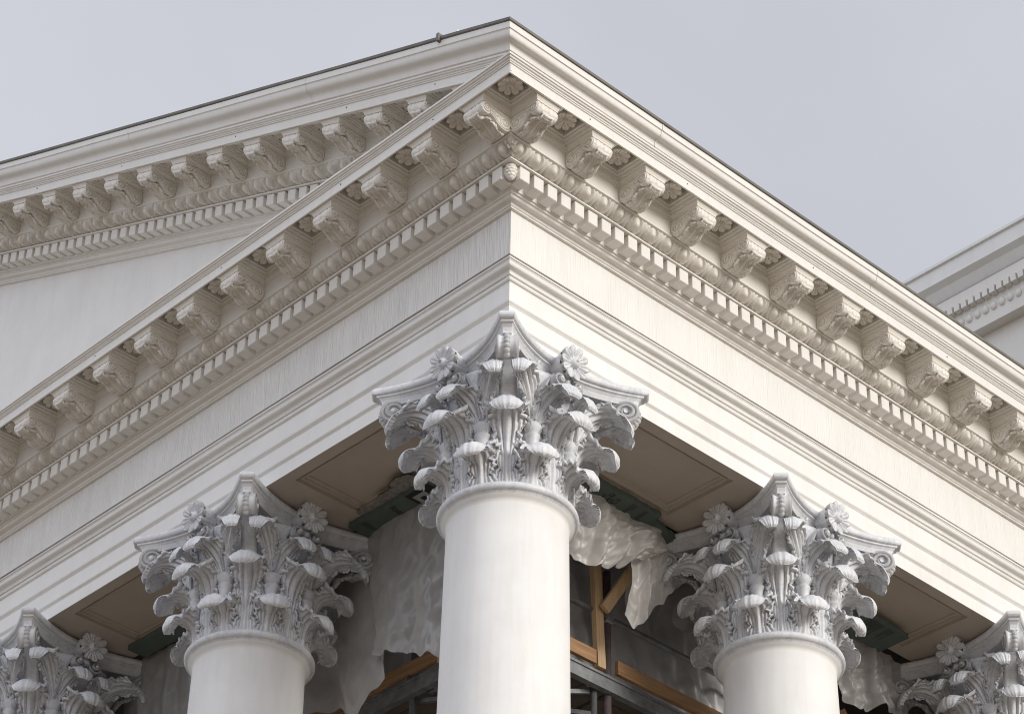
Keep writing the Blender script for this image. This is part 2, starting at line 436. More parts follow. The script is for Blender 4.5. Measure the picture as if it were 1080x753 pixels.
def volute_mesh():
    path = [(.49, .56), (.53, .68), (.59, .80), (.665, .905), (.745, .975), (.82, 1.0)]
    c = (.852, .912); r0 = .092
    p = list(catmull(path, 22)[:-2])
    for i in range(80):
        t = i / 79; a = PI / 2 + .32 - t * 2 * PI * 2.1
        r = r0 * (1 - t) ** .8 * .85 + .014
        p.append((c[0] + r * math.cos(a), c[1] + r * math.sin(a)))
    P = np.array([cyl(0, r, z) for r, z in p])
    hw = np.interp(np.arange(len(P)), [0, 14, 24, 40, len(P)], [.060, .066, .070, .078, .086])
    mb = ribbon(P, tang(0), hw, .022)
    # recessed web that closes the scroll's side, and the eye
    for k in (-1, 1):
        ring = [cyl(0, c[0] + .082 * math.cos(a), c[1] + .082 * math.sin(a)) + tang(0) * k * .055 for a in np.linspace(0, 2 * PI, 28, endpoint=False)]
        n0 = len(mb.v); mb.v += [tuple(q) for q in ring]; mb.f.append(tuple(range(n0, n0 + 28)))
    mb.tube([cyl(0, *c) - tang(0) * .090, cyl(0, *c) + tang(0) * .090], .019, 14)
    # chain of small carved scales down the front of the scroll
    for k in range(7):
        a = math.radians(62 - k * 21); rr = .092
        q = cyl(0, c[0] + rr * math.cos(a), c[1] + rr * math.sin(a)); mb.ball(q, .024, .024, .021, 12, 8)
    # block under the abacus corner
    G = []
    for rr, zz, hw_ in ((.66, .955, .04), (.66, 1.03, .04)):
        G.append([cyl(0, rr, zz) - tang(0) * hw_, cyl(0, .92, zz) - tang(0) * .04, cyl(0, .92, zz) + tang(0) * .04, cyl(0, rr, zz) + tang(0) * hw_])
    n0 = len(mb.v); mb.grid(np.array(G), True); mb.f.append((n0, n0 + 1, n0 + 2, n0 + 3))
    return mb.mesh('volute', M_marb, True)
mesh_volute = volute_mesh()

def helix_mesh(s):
    # face towards azimuth 45 from the diagonal; u along the face (away from the axis), p outward
    n = radial(45 * 1); tdir = -tang(45)
    path = [(.205, .56), (.195, .68), (.175, .80), (.145, .90), (.105, .962)]
    c = (.088, .905); r0 = .058
    p = list(catmull(path, 16)[:-1])
    for i in range(64):
        t = i / 63; a = PI / 2 - .25 + t * 2 * PI * 1.9
        r = r0 * (1 - t) ** .8 * .85 + .010
        p.append((c[0] + r * math.cos(a), c[1] + r * math.sin(a)))
    L = len(p)
    pp = np.interp(np.arange(L), [0, 8, 16, 30, L], [.465, .50, .545, .57, .595])
    P = np.array([n * q + tdir * t * s + np.array([0, 0, z]) for (t, z), q in zip(p, pp)])
    mb = ribbon(P, n, np.interp(np.arange(L), [0, 16, L], [.025, .045, .05]), .016)
    ring = [n * .575 + tdir * s * (c[0] + .052 * math.cos(a)) + np.array([0, 0, c[1] + .052 * math.sin(a)]) for a in np.linspace(0, 2 * PI, 24, endpoint=False)]
    n0 = len(mb.v); mb.v += [tuple(q) for q in ring]; mb.f.append(tuple(range(n0, n0 + 24)))
    e = n * .56 + tdir * s * c[0] + np.array([0, 0, c[1]])
    mb.tube([e, e + n * .085], .013, 12)
    return mb.mesh('helix', M_marb, True)
meshes_helix = {s: helix_mesh(s) for s in (1, -1)}

def caulis_mesh():
    mb = MB()
    prof = [(.028, .30), (.034, .34), (.042, .38), (.05, .42), (.058, .435), (.058, .45), (.046, .458), (.052, .47), (.062, .49), (.07, .52), (.055, .55), (.0, .56)]
    c = cyl(22.5, .462, 0)
    n = 22
    P = np.array([[(c[0] + r * (1 + .07 * math.cos(11 * 2 * PI * k / n)) * math.cos(2 * PI * k / n), c[1] + r * math.sin(2 * PI * k / n), z) for k in range(n)] for r, z in prof])
    mb.grid(P, True)
    return mb.mesh('caulicolus', M_marb, True)
mesh_caulis = caulis_mesh()

def abacus_mesh():
    prof = [(-.060, .985), (-.060, 1.005), (-.052, 1.030), (-.036, 1.050), (-.018, 1.058), (-.018, 1.072), (-.008, 1.0735), (.006, 1.079), (.014, 1.090), (.017, 1.103), (.014, 1.117), (.005, 1.129), (-.008, 1.135), (-.02, 1.136)]
    half = .676; pc = .745; mid = .545
    out = []
    for f in range(4):
        a = -PI / 2 + f * PI / 2
        for i in range(25):
            t = half * (-1 + 2 * i / 24); q = mid + (pc - mid) * (t / half) ** 2
            s = 1 if abs(t) < half * .99 else .6
            out.append((a, t, q, s))
    G = []
    for d, z in prof:
        row = []
        for a, t, q, s in out:
            k = (q + d) ; tt = t * (1 + d * .8)
            row.append((k * math.cos(a) - tt * math.sin(a), k * math.sin(a) + tt * math.cos(a), z))
        G.append(row)
    mb = MB(); mb.grid(np.array(G), True)
    m = len(out); mb.f.append(tuple(range(m))); mb.f.append(tuple((len(prof) - 1) * m + i for i in range(m)))
    return mb.mesh('abacus', M_marb, False)
mesh_abacus = abacus_mesh()

def rosette_cap_mesh():
    f = flower(.138, .085, 10, rings=26, button=.27, notch=.34)
    mb = MB(); mb.add([(x, y, z + .05) for x, y, z in f.v], f.f)
    n = 66; P = []
    for z, r in ((-.09, .092), (-.03, .098), (.02, .118), (.05, .126)):
        P.append([(r * (1 + .03 * math.cos(22 * 2 * PI * k / n)) * math.cos(2 * PI * k / n), r * (1 + .03 * math.cos(22 * 2 * PI * k / n)) * math.sin(2 * PI * k / n), z) for k in range(n)])
    mb.grid(np.array(P), True)
    # face -Y at p = .585, tipped slightly down
    M = Matrix.Rotation(math.radians(98), 3, 'X')
    r = rot_mb(mb, M, (0, -.600, 1.066))
    r.lathe([(.0, .90), (.03, .905), (.036, .93), (.028, .95), (.026, .99), (.034, 1.01)], 14, 0, -.585)
    return r.mesh('rosette', M_marb, True)
mesh_ros_cap = rosette_cap_mesh()

def bell_mesh():
    mb = MB(); mb.lathe([(.43, .0), (.435, .2), (.44, .45), (.452, .62), (.475, .76), (.515, .88), (.545, .94), (.552, .962), (.545, .98), (.50, .99)], 72)
    return mb.mesh('bell', M_marb, True)
mesh_bell = bell_mesh()
def shaft_mesh():
    H = 9.2; prof = []
    for i in range(41):
        z = -.105 - (8.6) * i / 40; prof.append((.437 + .0113 * (-z) - .0002 * z * z, z))
    prof = [(.475, -.045), (.470, -.056), (.452, -.068), (.441, -.088)] + prof
    r = prof[-1][0]; zb = FLOOR
    prof += [(r + .02, zb + .45), (r + .03, zb + .43)]
    mb = MB(); mb.lathe(prof, 96); return mb.mesh('shaft', M_shaft, True)
mesh_shaft = shaft_mesh()
def astragal_mesh():
    p = [(.44, -.052), (.468, -.052), (.478, -.046), (.478, -.036), (.484, -.034)]
    for i in range(11):
        a = -PI / 2 + PI * i / 10; p.append((.484 + .028 * math.cos(a), .0 + .031 * math.sin(a)))
    p.append((.43, .033)); mb = MB(); mb.lathe(p, 96); return mb.mesh('astragal', M_marb, True)
mesh_astr = astragal_mesh()
def base_mesh():
    z = FLOOR; p = [(.0, z + .43), (.58, z + .43), (.60, z + .40)]
    for i in range(9): a = PI / 2 - PI * i / 8; p.append((.60 + .05 * math.cos(a), z + .36 + .05 * math.sin(a)))
    p += [(.58, z + .29), (.57, z + .24), (.60, z + .21)]
    for i in range(9): a = PI / 2 - PI * i / 8; p.append((.64 + .07 * math.cos(a), z + .14 + .07 * math.sin(a)))
    mb = MB(); mb.lathe(p, 64); mb.box(-.72, .72, -.72, .72, z, z + .068, .004)
    return mb.mesh('base', M_marb, False)
mesh_base = base_mesh()

def make_column(loc, label):
    rg = random.Random(loc[0] * 3 + loc[1] * 7 + 1)
    t = thing('column', label, 'column', (loc[0], loc[1], FLOOR), 'columns of the portico')
    up = (0, 0, -FLOOR)
    for nm, me in (('shaft', mesh_shaft), ('astragal', mesh_astr), ('base', mesh_base)): link(nm, me, t, up, rg.uniform(0, 6.28) if nm == 'shaft' else 0)
    cp = link('capital', mesh_bell, t, up)
    link('abacus', mesh_abacus, cp)
    def lf(me, a):
        o = link('acanthus_leaf', me, cp, (0, 0, 0), a + rg.uniform(-.016, .016)); k = rg.uniform(.985, 1.02)
        o.scale = (k, k, rg.uniform(.985, 1.015))
    for k in range(8):
        lf(mesh_row1, PI / 8 + k * PI / 4); lf(mesh_row2, k * PI / 4)
        link('caulicolus', mesh_caulis, cp, (0, 0, 0), k * PI / 4)
    for k in range(4):
        a = k * PI / 2
        link('volute', mesh_volute, cp, (0, 0, 0), a)
        link('rosette', mesh_ros_cap, cp, (0, 0, 0), a)
        for s in (1, -1):
            lf(meshes_calyx[s][0], a); lf(meshes_calyx[s][1], a)
            link('helix', meshes_helix[s], cp, (0, 0, 0), a)
    return t
make_column((0, 0), 'white corner column with grey marble capital, nearest and largest, under the entablature corner')
make_column((0, SP), 'white column with grey marble capital, first one left of the corner column')
make_column((SP, 0), 'white column with grey marble capital, first one right of the corner column')
make_column((0, 2 * SP), 'partly cut off marble column capital at the bottom left edge of the photo')
make_column((2 * SP, 0), 'partly cut off marble column capital at the bottom right edge of the photo')

# ------------------------------------------------------------------ entablature
ent = thing('entablature', 'white entablature round the corner with ribbed frieze, dentils and scroll brackets above the capitals', 'entablature', (0, 0, 1.15))
arch = [(.457, 1.15), (.457, 1.272)] + arc(.460, 1.274, .476, 1.292, 'S', 5) + [(.478, 1.300), (.468, 1.302), (.468, 1.446)] + arc(.472, 1.448, .490, 1.470, 'S', 5) + \
       [(.492, 1.480), (.480, 1.482), (.480, 1.652)]
arch += [(.494, 1.655), (.500, 1.664), (.500, 1.676), (.494, 1.684), (.476, 1.686), (.476, 1.699), (.497, 1.701)] + arc(.499, 1.702, .552, 1.772, 'C', 10) + [(.556, 1.774), (.556, 1.782), (.566, 1.784), (.566, 1.806), (.47, 1.826)]
sweep(arch, recess=0).part('architrave', M_arch, ent)
sweep([(.480, 1.826), (.569, 1.812), (.572, 1.806), (.5705, 1.798), (.567, 1.7975)]).part('flashing', M_flash, ent)
sweep([(.470, 1.80), (.470, 2.345)], 'L', n=60, wob=.002).part('frieze', M_frieze, ent)
sweep([(.470, 1.80), (.470, 2.345)], 'R', n=60, wob=.002).part('frieze', M_friezer, ent)
bed = [(.468, 2.330), (.494, 2.331), (.494, 2.345), (.500, 2.347)] + arc(.502, 2.349, .556, 2.392, 'C', 10) + [(.560, 2.393), (.572, 2.395), (.572, 2.412), (.585, 2.414)]
sweep(bed).part('bed_moulding', M_corn, ent)
DB = [(.584, 2.412), (.584, 2.560), (.708, 2.548), (.716, 2.548), (.716, 2.562), (.70, 2.563)]
sweep(DB).part('dentil_band', M_corn, ent)

# dentils: every one a mesh of its own where the photo shows it
mbd = MB(); mbd.box(-.05, .05, -.116, .004, -.010, .112, .004)
mesh_dent = mbd.mesh('dentil', M_corn)
DP = .1437
def dentil_xy(side, k):
    c = -.55 + DP * k
    return (c, -.584, 2.434) if side == 'R' else (-.584, c, 2.434)
for side, nmax, ntot in (('R', 47, 68), ('L', 50, 54)):
    for k in range(nmax):
        p = dentil_xy(side, k)
        d = link('dentil', mesh_dent, ent, (p[0] + random.uniform(-.002, .002), p[1], p[2] - 1.15 + random.uniform(-.0015, .0015)), 0 if side == 'R' else -PI / 2)
mbr = MB()
for side, nmax, ntot in (('R', 47, 68), ('L', 50, 54)):
    for k in range(nmax, ntot):
        p = dentil_xy(side, k)
        if side == 'R': mbr.box(p[0] - .05, p[0] + .05, p[1] - .116, p[1] + .004, p[2], p[2] + .112)
        else: mbr.box(p[0] - .116, p[0] + .004, p[1] - .05, p[1] + .05, p[2], p[2] + .112)
o = mbr.part('dentil', M_corn, ent); o['kind'] = 'stuff'

# egg and dart: relief on the ovolo
EP = .177
def egg_relief(t, q, first):
    """t along (m), q 0..1 up the ovolo -> outward relief (m)"""
    x = ((t - first) / EP + .5) % 1.0 - .5
    dx = x * EP; dv = (q - .5) * .135
    r = math.hypot(dx / .036, (dv + .002) / .056)
    h = -.050
    if r < 1: h = -.050 + .094 * math.sqrt(1 - r * r)
    g = math.hypot(dx / .058, (dv - .002) / .080)
    h += .070 * math.exp(-((g - 1.02) / .12) ** 2) * (1 if dv < .055 else .3)
    e = EP / 2 - abs(dx)
    taper = .4 + .6 * q
    h += .060 * math.exp(-(e / (.007 * taper + .002)) ** 2) + .036 * math.exp(-((e - .019 * taper) / .005) ** 2)
    return h
def egg_mould(side, start, length, first, ye=None, rake=None, ep=None, rec=0.0):
    NQ = 25; n = int(length / .0068)
    P = np.zeros((NQ, n + 1, 3))
    for i in range(NQ):
        q = i / (NQ - 1)
        a = q * PI / 2
        p = .706 + .094 * math.sin(a * .95) - rec; z = 2.564 + .108 * (1 - math.cos(a)) * .55 + .108 * q * .45
        npv = (math.cos(a * .8 + .35), -math.sin(a * .8 + .35) * .6)
        for j in range(n + 1):
            t = start + length * j / n
            if side != 'K' and t < -p - .02: t = -p - .02
            h = egg_relief(t * (ep or 1), q, first * (ep or 1)) if t > -.80 else 0.0
            pp = p + h * npv[0]; zz = z + h * npv[1] * .5
            if side == 'R': P[i, j] = (t, -pp, zz)
            else: P[i, j] = (-pp, t, zz + (SL * (t + rake) if rake is not None else 0))
    mb = MB(); mb.grid(P); return mb
mb = egg_mould('R', -.79, XE + .79, -.676); mb2 = egg_mould('L', -.79, YE + .79, -.676); mb.add(mb2.v, mb2.f)
mb.part('egg_and_dart', M_carve, ent, True)

# corner leaf of the egg moulding and the hanging pine cone below it
lf = MB()
for k, (dx, rr) in enumerate(((0, .020), (-.030, .017), (.030, .017), (-.056, .013), (.056, .013))):
    e = Vector((dx * .707, -dx * .707, 0)); o_ = Vector((-1, -1, 0)) * (.018 - abs(dx) * .25)
    lf.tube([Vector((-.722, -.722, 2.566)) + e * .5, Vector((-.752, -.752, 2.578)) + o_ + e * .8, Vector((-.785, -.785, 2.605)) + o_ + e, Vector((-.806, -.806, 2.640)) + o_ + e * 1.1, Vector((-.812, -.812, 2.672)) + o_ + e * 1.15],
            [rr * .5, rr * .9, rr, rr * .95, rr * .6], 10)
mb = MB(); P = []
for i in range(49):
    q = i / 48; rows = 6
    R = .050 * math.sin(PI * min(1, (q * .9 + .10))) ** .55 + .001
    fr = (q * rows) % 1.0; sc_ = .80 + .24 * fr ** .5
    P.append([(R * (sc_ + .05 * math.cos(9 * a + (int(q * rows) % 2) * PI)) * math.cos(a) - .648, R * (sc_ + .05 * math.cos(9 * a + (int(q * rows) % 2) * PI)) * math.sin(a) - .648, 2.560 - .150 * q) for a in np.linspace(0, 2 * PI, 54, endpoint=False)])
mb.grid(np.array(P), True); mb.part('pine_cone', M_carve, ent, True)

# modillion band, soffit with coffers, corona, gutter
SOF = 2.870; MP = .575; M0 = -.705
band = [(.78, 2.664), (.812, 2.668), (.812, 2.680), (.800, 2.682), (.800, 2.826), (.806, 2.828)] + arc(.808, 2.830, .826, 2.856, 'C', 6) + [(.828, 2.857), (.828, 2.872)]
sweep(band).part('modillion_band', M_corn, ent)
def bay_rings(mb, f, t0, t1, q0, q1, c, hs, depth=.13):
    """one soffit bay between t0..t1 (along) and q0..q1 (out) with a stepped square coffer at c; f maps (t, q, z) to space"""
    rects = [((t0, t1, q0, q1), 0.0)]
    for h, z in ((hs, 0.0), (hs, .022), (hs - .020, .024), (hs - .020, .042), (hs - .032, .046), (hs - .032, depth)):
        rects.append(((c[0] - h, c[0] + h, c[1] - h, c[1] + h), z))
    G = [[f(a, d, z), f(b, d, z), f(b, e, z), f(a, e, z)] for (a, b, d, e), z in rects]
    n0 = len(mb.v); mb.grid(np.array(G), True); m = n0 + (len(rects) - 1) * 4
    mb.f.append((m, m + 1, m + 2, m + 3))
CO = .972; CH = .142
mb = MB()
fR = lambda t, q, z: (t, -q, SOF + z); fL = lambda t, q, z: (-q, t, SOF + z)
nR = int((XE - M0) / MP); nL = int((YE - M0) / MP)
for f, n in ((fR, nR), (fL, nL)):
    bay = [(M0 + k * MP, M0 + (k + 1) * MP) for k in range(n)]
    for a, b in bay: bay_rings(mb, f, a, b, .80, 1.129, ((a + b) / 2, CO), CH)
bay_rings(mb, fR, -1.129, M0, .80, 1.129, (-.978, CO), CH)
mb.add([fL(-.80, .80, 0), fL(M0, .80, 0), fL(M0, 1.129, 0), fL(-.80, 1.129, 0)], [(0, 1, 2, 3)])
mb.part('soffit', M_corn, ent)
cor = [(1.118, 2.872), (1.118, 2.864), (1.130, 2.864), (1.130, 2.952), (1.139, 2.954), (1.139, 2.965), (1.145, 2.966)] + arc(1.146, 2.967, 1.163, 2.992, 'C', 6) + [(1.166, 2.994), (1.174, 2.995), (1.174, 3.014), (1.160, 3.016)]
sweep(cor).part('corona', M_corn, ent)
cyma = [(1.160, 3.016), (1.178, 3.018)] + arc(1.180, 3.020, 1.258, 3.124, 'C', 14) + [(1.260, 3.127), (1.268, 3.128), (1.268, 3.186), (1.26, 3.188)]
# the gutter moulding: flank, then the raking front, mitred at the corner
sweep(cyma, 'R', wob=.003).part('gutter_moulding', M_corn, ent)
sweep([(1.25, 3.187), (1.279, 3.189), (1.281, 3.212), (1.24, 3.222)], 'R', wob=.003).part('roof_edge', M_roof, ent)
mb = MB(); mb.add([(-1.160, YE, 3.015), (-1.160, -1.160, 3.015), (-.40, -.40, 3.055), (-.40, YE, 3.055)], [(0, 1, 2, 3)]); mb.part('cornice_top', M_corn, ent)
# soffit of the architrave with sunk panels
def panel_rings(mb, f, t0, t1, a0, a1, h):
    R = [((t0, t1, -h, h), 0)]
    for d, z in ((0, 0), (.003, .028), (.030, .030), (.034, .014), (.044, .014), (.050, .034), (.070, .036), (.074, .050)):
        R.append(((a0 + d, a1 - d, -.355 + d, .355 - d), z))
    G = [[f(a, c, z), f(b, c, z), f(b, d, z), f(a, d, z)] for (a, b, c, d), z in R]
    n0 = len(mb.v); mb.grid(np.array(G), True); m = n0 + (len(R) - 1) * 4; mb.f.append((m, m + 1, m + 2, m + 3))
mb = MB(); h = .4565
gR = lambda t, q, z: (t, q, 1.150 + z); gL = lambda t, q, z: (q, t, 1.150 + z)
for k in range(2):
    panel_rings(mb, gR, k * SP, (k + 1) * SP, k * SP + .86, (k + 1) * SP - .86, h)
    panel_rings(mb, gL, k * SP if k else h, (k + 1) * SP, k * SP + .86, (k + 1) * SP - .86, h)
mb.add([gR(-h, -h, 0), gR(0, -h, 0), gR(0, h, 0), gR(-h, h, 0)], [(0, 1, 2, 3)])
for g, e in ((gR, XE), (gL, YE)):
    mb.add([g(2 * SP, -h, 0), g(e, -h, 0), g(e, h, 0), g(2 * SP, h, 0)], [(0, 1, 2, 3)])
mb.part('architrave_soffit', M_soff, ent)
mb = MB()
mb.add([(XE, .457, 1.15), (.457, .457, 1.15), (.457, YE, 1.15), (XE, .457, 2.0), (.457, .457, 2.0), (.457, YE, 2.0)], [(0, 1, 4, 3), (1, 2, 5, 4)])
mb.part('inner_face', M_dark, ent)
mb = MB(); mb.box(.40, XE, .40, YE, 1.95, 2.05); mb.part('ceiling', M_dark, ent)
# broken plaster along the inner edge of the left soffit
mb = MB(); top = []; bot = []
for i in range(60):
    y = 1.12 + .95 * i / 59
    w = .17 + .055 * mnoise.noise((y * 5, 0, 1)) + .02 * mnoise.noise((y * 22, 3, 1)) + (.05 if .25 < i / 59 < .5 else 0)
    top.append((.50 - .05 - w - .06 * (1 - i / 59) , y, 1.1475 + .004 * mnoise.noise((y * 30, 0, 0)))); bot.append((.452, y, 1.1445))
mid = [((a[0] + b[0]) / 2, a[1], 1.141 + .006 * mnoise.noise((a[1] * 40, 5, 2))) for a, b in zip(top, bot)]
mb.grid(np.array([top, mid, bot])); mb.part('damaged_plaster', M_mortar, ent)
mb = MB(); mb.tube([(a[0] - .004, a[1], 1.146) for a in top[8:40]], [.003 + .008 * abs(mnoise.noise((a[1] * 9, 1, 1))) for a in top[8:40]], 6); mb.part('crack', M_ink, ent)

# ------------------------------------------------------------------ modillions (scroll brackets) and rosettes
def modillion_body():
    mb = MB(); rings = []
    for w, q, z in ((.112, .298, 0.001), (.112, .298, -.011), (.106, .292, -.018), (.099, .286, -.030), (.096, .283, -.036), (.096, .283, -.046)):
        rings.append([(-w, .004, z), (-w, -q, z), (w, -q, z), (w, .004, z)])
    n0 = len(mb.v); mb.grid(np.array(rings), False); m = n0 + (len(rings) - 1) * 4; mb.f.append((m, m + 1, m + 2, m + 3))
    pr = [(-.004, -.044), (.255, -.044)]
    for i in range(13):
        a = math.radians(80 - i * 17); pr.append((.243 + .043 * math.cos(a), -.088 + .043 * math.sin(a)))
    pr += [(.205, -.118), (.180, -.124), (.160, -.138), (.140, -.156), (.118, -.172), (.092, -.184), (.064, -.188), (.036, -.184), (.014, -.172), (-.004, -.160)]
    w = .090
    L = [(-w, -q, z) for q, z in pr]; R = [(w, -q, z) for q, z in pr]; n = len(pr)
    xs = [-w, -w * .93, w * .93, w]; G = []
    for x in xs:
        k = 1 if abs(x) < w * .95 else .985
        cq, cz = .12, -.10
        G.append([(x, -(cq + (q - cq) * k), cz + (z - cz) * k) for q, z in pr])
    n0 = len(mb.v); mb.grid(np.array(G))
    mb.f.append(tuple(n0 + i for i in range(n))); mb.f.append(tuple(n0 + 3 * n + i for i in range(n)))
    # scroll relief on both sides
    for sx in (-1, 1):
        X = sx * (w + .001)
        def spiral(cq, cz, r0, a0, turns, d, k=40):
            return [(X, -(cq + r0 * (1 - i / k * .86) * math.cos(a0 + d * 2 * PI * turns * i / k)), cz + r0 * (1 - i / k * .86) * math.sin(a0 + d * 2 * PI * turns * i / k)) for i in range(k + 1)]
        s1 = spiral(.066, -.124, .056, math.radians(75), 2.0, 1)
        s2 = spiral(.243, -.086, .038, math.radians(95), 1.7, -1, 30)
        lk = [(X, -q, z) for q, z in ((.243, -.048), (.20, -.052), (.15, -.060), (.105, -.068))]
        mb.tube(list(reversed(s2)) + lk[1:] + s1, .0085, 6)
        lk2 = [(X, -q, z) for q, z in ((.212, -.110), (.185, -.108), (.160, -.118), (.140, -.136), (.118, -.154), (.09, -.168), (.06, -.172), (.03, -.162))]
        mb.tube(catmull(lk2, 18), .0065, 6)
        for q, z, r in ((.178, -.084, .017), (.145, -.100, .02), (.205, -.078, .012)):
            mb.ball((X, -q, z), .008, r, r * .62, 8, 6)
        mb.ball((X, -.066, -.124), .010, .014, .014, 10, 6); mb.ball((X, -.243, -.086), .010, .012, .012, 10, 6)
    # front roll carved with overlapping scales
    P = []; n = 36
    for i in range(61):
        t = i / 60; x = (t * 2 - 1) * .094
        row = []
        for k in range(n):
            a = 2 * PI * k / n
            r = .046 * (1 + .15 * abs(math.sin(t * PI * 5)) * (.5 + .5 * abs(math.cos(a * 3 + (int(t * 5) % 2) * PI / 2)))) - (.007 if i in (0, 60) else 0)
            row.append((x, -(.243 + r * math.cos(a)), -.086 + r * math.sin(a)))
        P.append(row)
    mb.grid(np.array(P), True)
    return mb
lfm = leaf_grid([(0, -.020, -.184), (0, -.060, -.194), (0, -.100, -.190), (0, -.140, -.165), (0, -.175, -.138), (0, -.210, -.132), (0, -.245, -.142), (0, -.272, -.150), (0, -.287, -.142), (0, -.286, -.128), (0, -.272, -.122)],
                (1, 0, 0), curve1([(0, .06), (.25, .080), (.5, .078), (.7, .058), (.78, .052), (.9, .052), (.96, .042), (1, .012)]), (0, 0, -1), NV=64, NU=29, lobes=4.5, bend=.5, th=.016, ridge=.008, depth=.26, teeth=.07, tip=.84)
mod_b = modillion_body()
for q_ in (mod_b, lfm): q_.v = [(x * 1.1, y * 1.03, z * 1.09 if z < -.05 else z * 1.02 if z > -.03 else z * 1.05) for x, y, z in q_.v]
ros = flower(.098, .07, 8, rings=18, button=.26, notch=.18)
ros.lathe([(.02, -.06), (.02, 0)], 10)
ros_d = rot_mb(ros, Matrix.Rotation(PI, 3, 'X'))
def shear(mb):
    o = MB(); o.v = [(x, y, z - SL * x) for x, y, z in mb.v]; o.f = list(mb.f); return o
mesh_mod = mod_b.mesh('modillion', M_carve); mesh_ml = lfm.mesh('acanthus_leaf', M_carve, True); mesh_ros = ros_d.mesh('rosette', M_carve, True)
mesh_mod_s = shear(mod_b).mesh('modillion', M_carve); mesh_ml_s = shear(lfm).mesh('acanthus_leaf', M_carve, True); mesh_ros_s = shear(ros_d).mesh('rosette', M_carve, True)
for side, n in (('R', 18), ('L', 14)):
    for k in range(n):
        c = M0 + k * MP
        if c > (XE if side == 'R' else YE) - .1: continue
        rz = 0 if side == 'R' else -PI / 2
        P = (c, -.80, SOF - 1.15) if side == 'R' else (-.80, c, SOF - 1.15)
        m = link('modillion', mesh_mod, ent, P, rz); link('acanthus_leaf', mesh_ml, m)
        c2 = c + MP / 2
        if c2 < (XE if side == 'R' else YE) - .3:
            P = (c2, -CO, SOF + .082 - 1.15) if side == 'R' else (-CO, c2, SOF + .082 - 1.15)
            link('rosette', mesh_ros, ent, P, rz + random.uniform(0, 6))
link('rosette', mesh_ros, ent, (-CO, -CO, SOF + .082 - 1.15), .3)

# ------------------------------------------------------------------ pediment
ped = thing('pediment', 'sloping white pediment gable with brackets and dentils above the left front', 'pediment', (-.5, 2.0, 3.0))
RF = 1.17; rec = .004
mb = MB(); zt = lambda y: 2.44 + SL * (y + RF)
mb.add([(-.468, -.3, 3.0), (-.468, APEX, 3.0), (-.468, APEX, zt(APEX)), (-.468, -.3, max(3.0, zt(-.3))), (-.468, YE, 3.0), (-.468, YE, zt(2 * APEX - YE))], [(0, 1, 2, 3), (1, 4, 5, 2)])
mb.part('tympanum', M_tymp, ped)
sweep(bed, 'L', rake=RF, y0=-.1, n=50).part('bed_moulding', M_corn, ped)
sweep(DB, 'L', rake=RF, y0=-.1, n=50).part('dentil_band', M_corn, ped)
sweep(band, 'L', rake=RF, y0=-.4, n=50).part('modillion_band', M_corn, ped)
sweep(cor, 'L', rake=RF, y0=-1.135, recess=rec, n=50).part('corona', M_corn, ped)
sweep(cyma, 'L', rake='p', n=60, wob=.003).part('gutter_moulding', M_corn, ped)
sweep([(1.25, 3.187), (1.279, 3.189), (1.281, 3.212), (1.24, 3.222)], 'L', rake='p', wob=.003).part('roof_edge', M_roof, ped)
egg_mould('K', -.1, YE + .1, .05, rake=RF, ep=EP / .165).part('egg_and_dart', M_carve, ped, True)
RM = .525; R0 = 3.10 - RM * 7
mb = MB(); cen = [R0 + RM * k for k in range(15) if R0 + RM * k < APEX - .1]
fK = lambda t, q, z: (-q + rec, t, SOF + z + SL * (t + RF))
for a, b in zip(cen, cen[1:]): bay_rings(mb, fK, a, b, .80, 1.129, ((a + b) / 2, CO), .118)
a = cen[-1]; mb.add([fK(a, .80, 0), fK(APEX, .80, 0), fK(APEX, 1.129, 0), fK(a, 1.129, 0)], [(0, 1, 2, 3)])
mb.part('soffit', M_corn, ped)
b0 = np.array(ped.location)
for c in cen:
    z = SOF + SL * (c + RF)
    m = link('modillion', mesh_mod_s, ped, (-.80 + rec - b0[0], c - b0[1], z - b0[2]), -PI / 2); link('acanthus_leaf', mesh_ml_s, m)
    c2 = c + RM / 2
    if c2 < APEX - .3: link('rosette', mesh_ros_s, ped, (-CO - b0[0], c2 - b0[1], z + SL * RM / 2 + .080 - b0[2]), -PI / 2)
mbs = MB(); mbs.box(-.05, .05, -.116, .004, 0, .114, .004); mesh_dent_s = shear(mbs).mesh('dentil', M_corn)
for k in range(50):
    y = .05 + .147 * k
    if y < APEX - .1: link('dentil', mesh_dent_s, ped, (-.584 - b0[0], y - b0[1], 2.434 + SL * (y + RF) - b0[2]), -PI / 2)
zr = lambda y: 3.195 + SL * (min(y, 2 * APEX - y) + 1.27)
mb = MB(); mb.add([(-1.255, -1.255, zr(-1.255)), (9.24, -1.255, zr(-1.255)), (9.24, APEX, zr(APEX)), (-1.255, APEX, zr(APEX)), (9.24, YE, zr(YE)), (-1.255, YE, zr(YE))], [(0, 1, 2, 3), (3, 2, 4, 5)])
mb.part('roof', M_roof, ped)
mb = MB(); y = -.62
mb.lathe([(.0, zr(y) + .12), (.012, zr(y) + .10), (.03, zr(y) + .05), (.035, zr(y) - .02)], 10, -1.20, y); mb.part('roof_fixing', M_corn, ped, True)
mb = MB(); y = -.50
mb.box(-1.30, -1.22, y - .012, y + .012, zr(y) - .03, zr(y) + .045); mb.part('roof_seam', M_roof, ped)
def seam(par, fn, name='seam'):
    mb = MB(); G = []
    for p, z in cyma[1:-1]: G.append([fn(-.006, p + .0025, z - .001), fn(-.005, p + .004, z - .001), fn(.005, p + .004, z - .001), fn(.006, p + .0025, z - .001)])
    mb.grid(np.array(G)); mb.part(name, M_corn, par)
for t0 in (.35, 2.9, 5.1): seam(ent, lambda d, p, z: (t0 + d, -p, z))
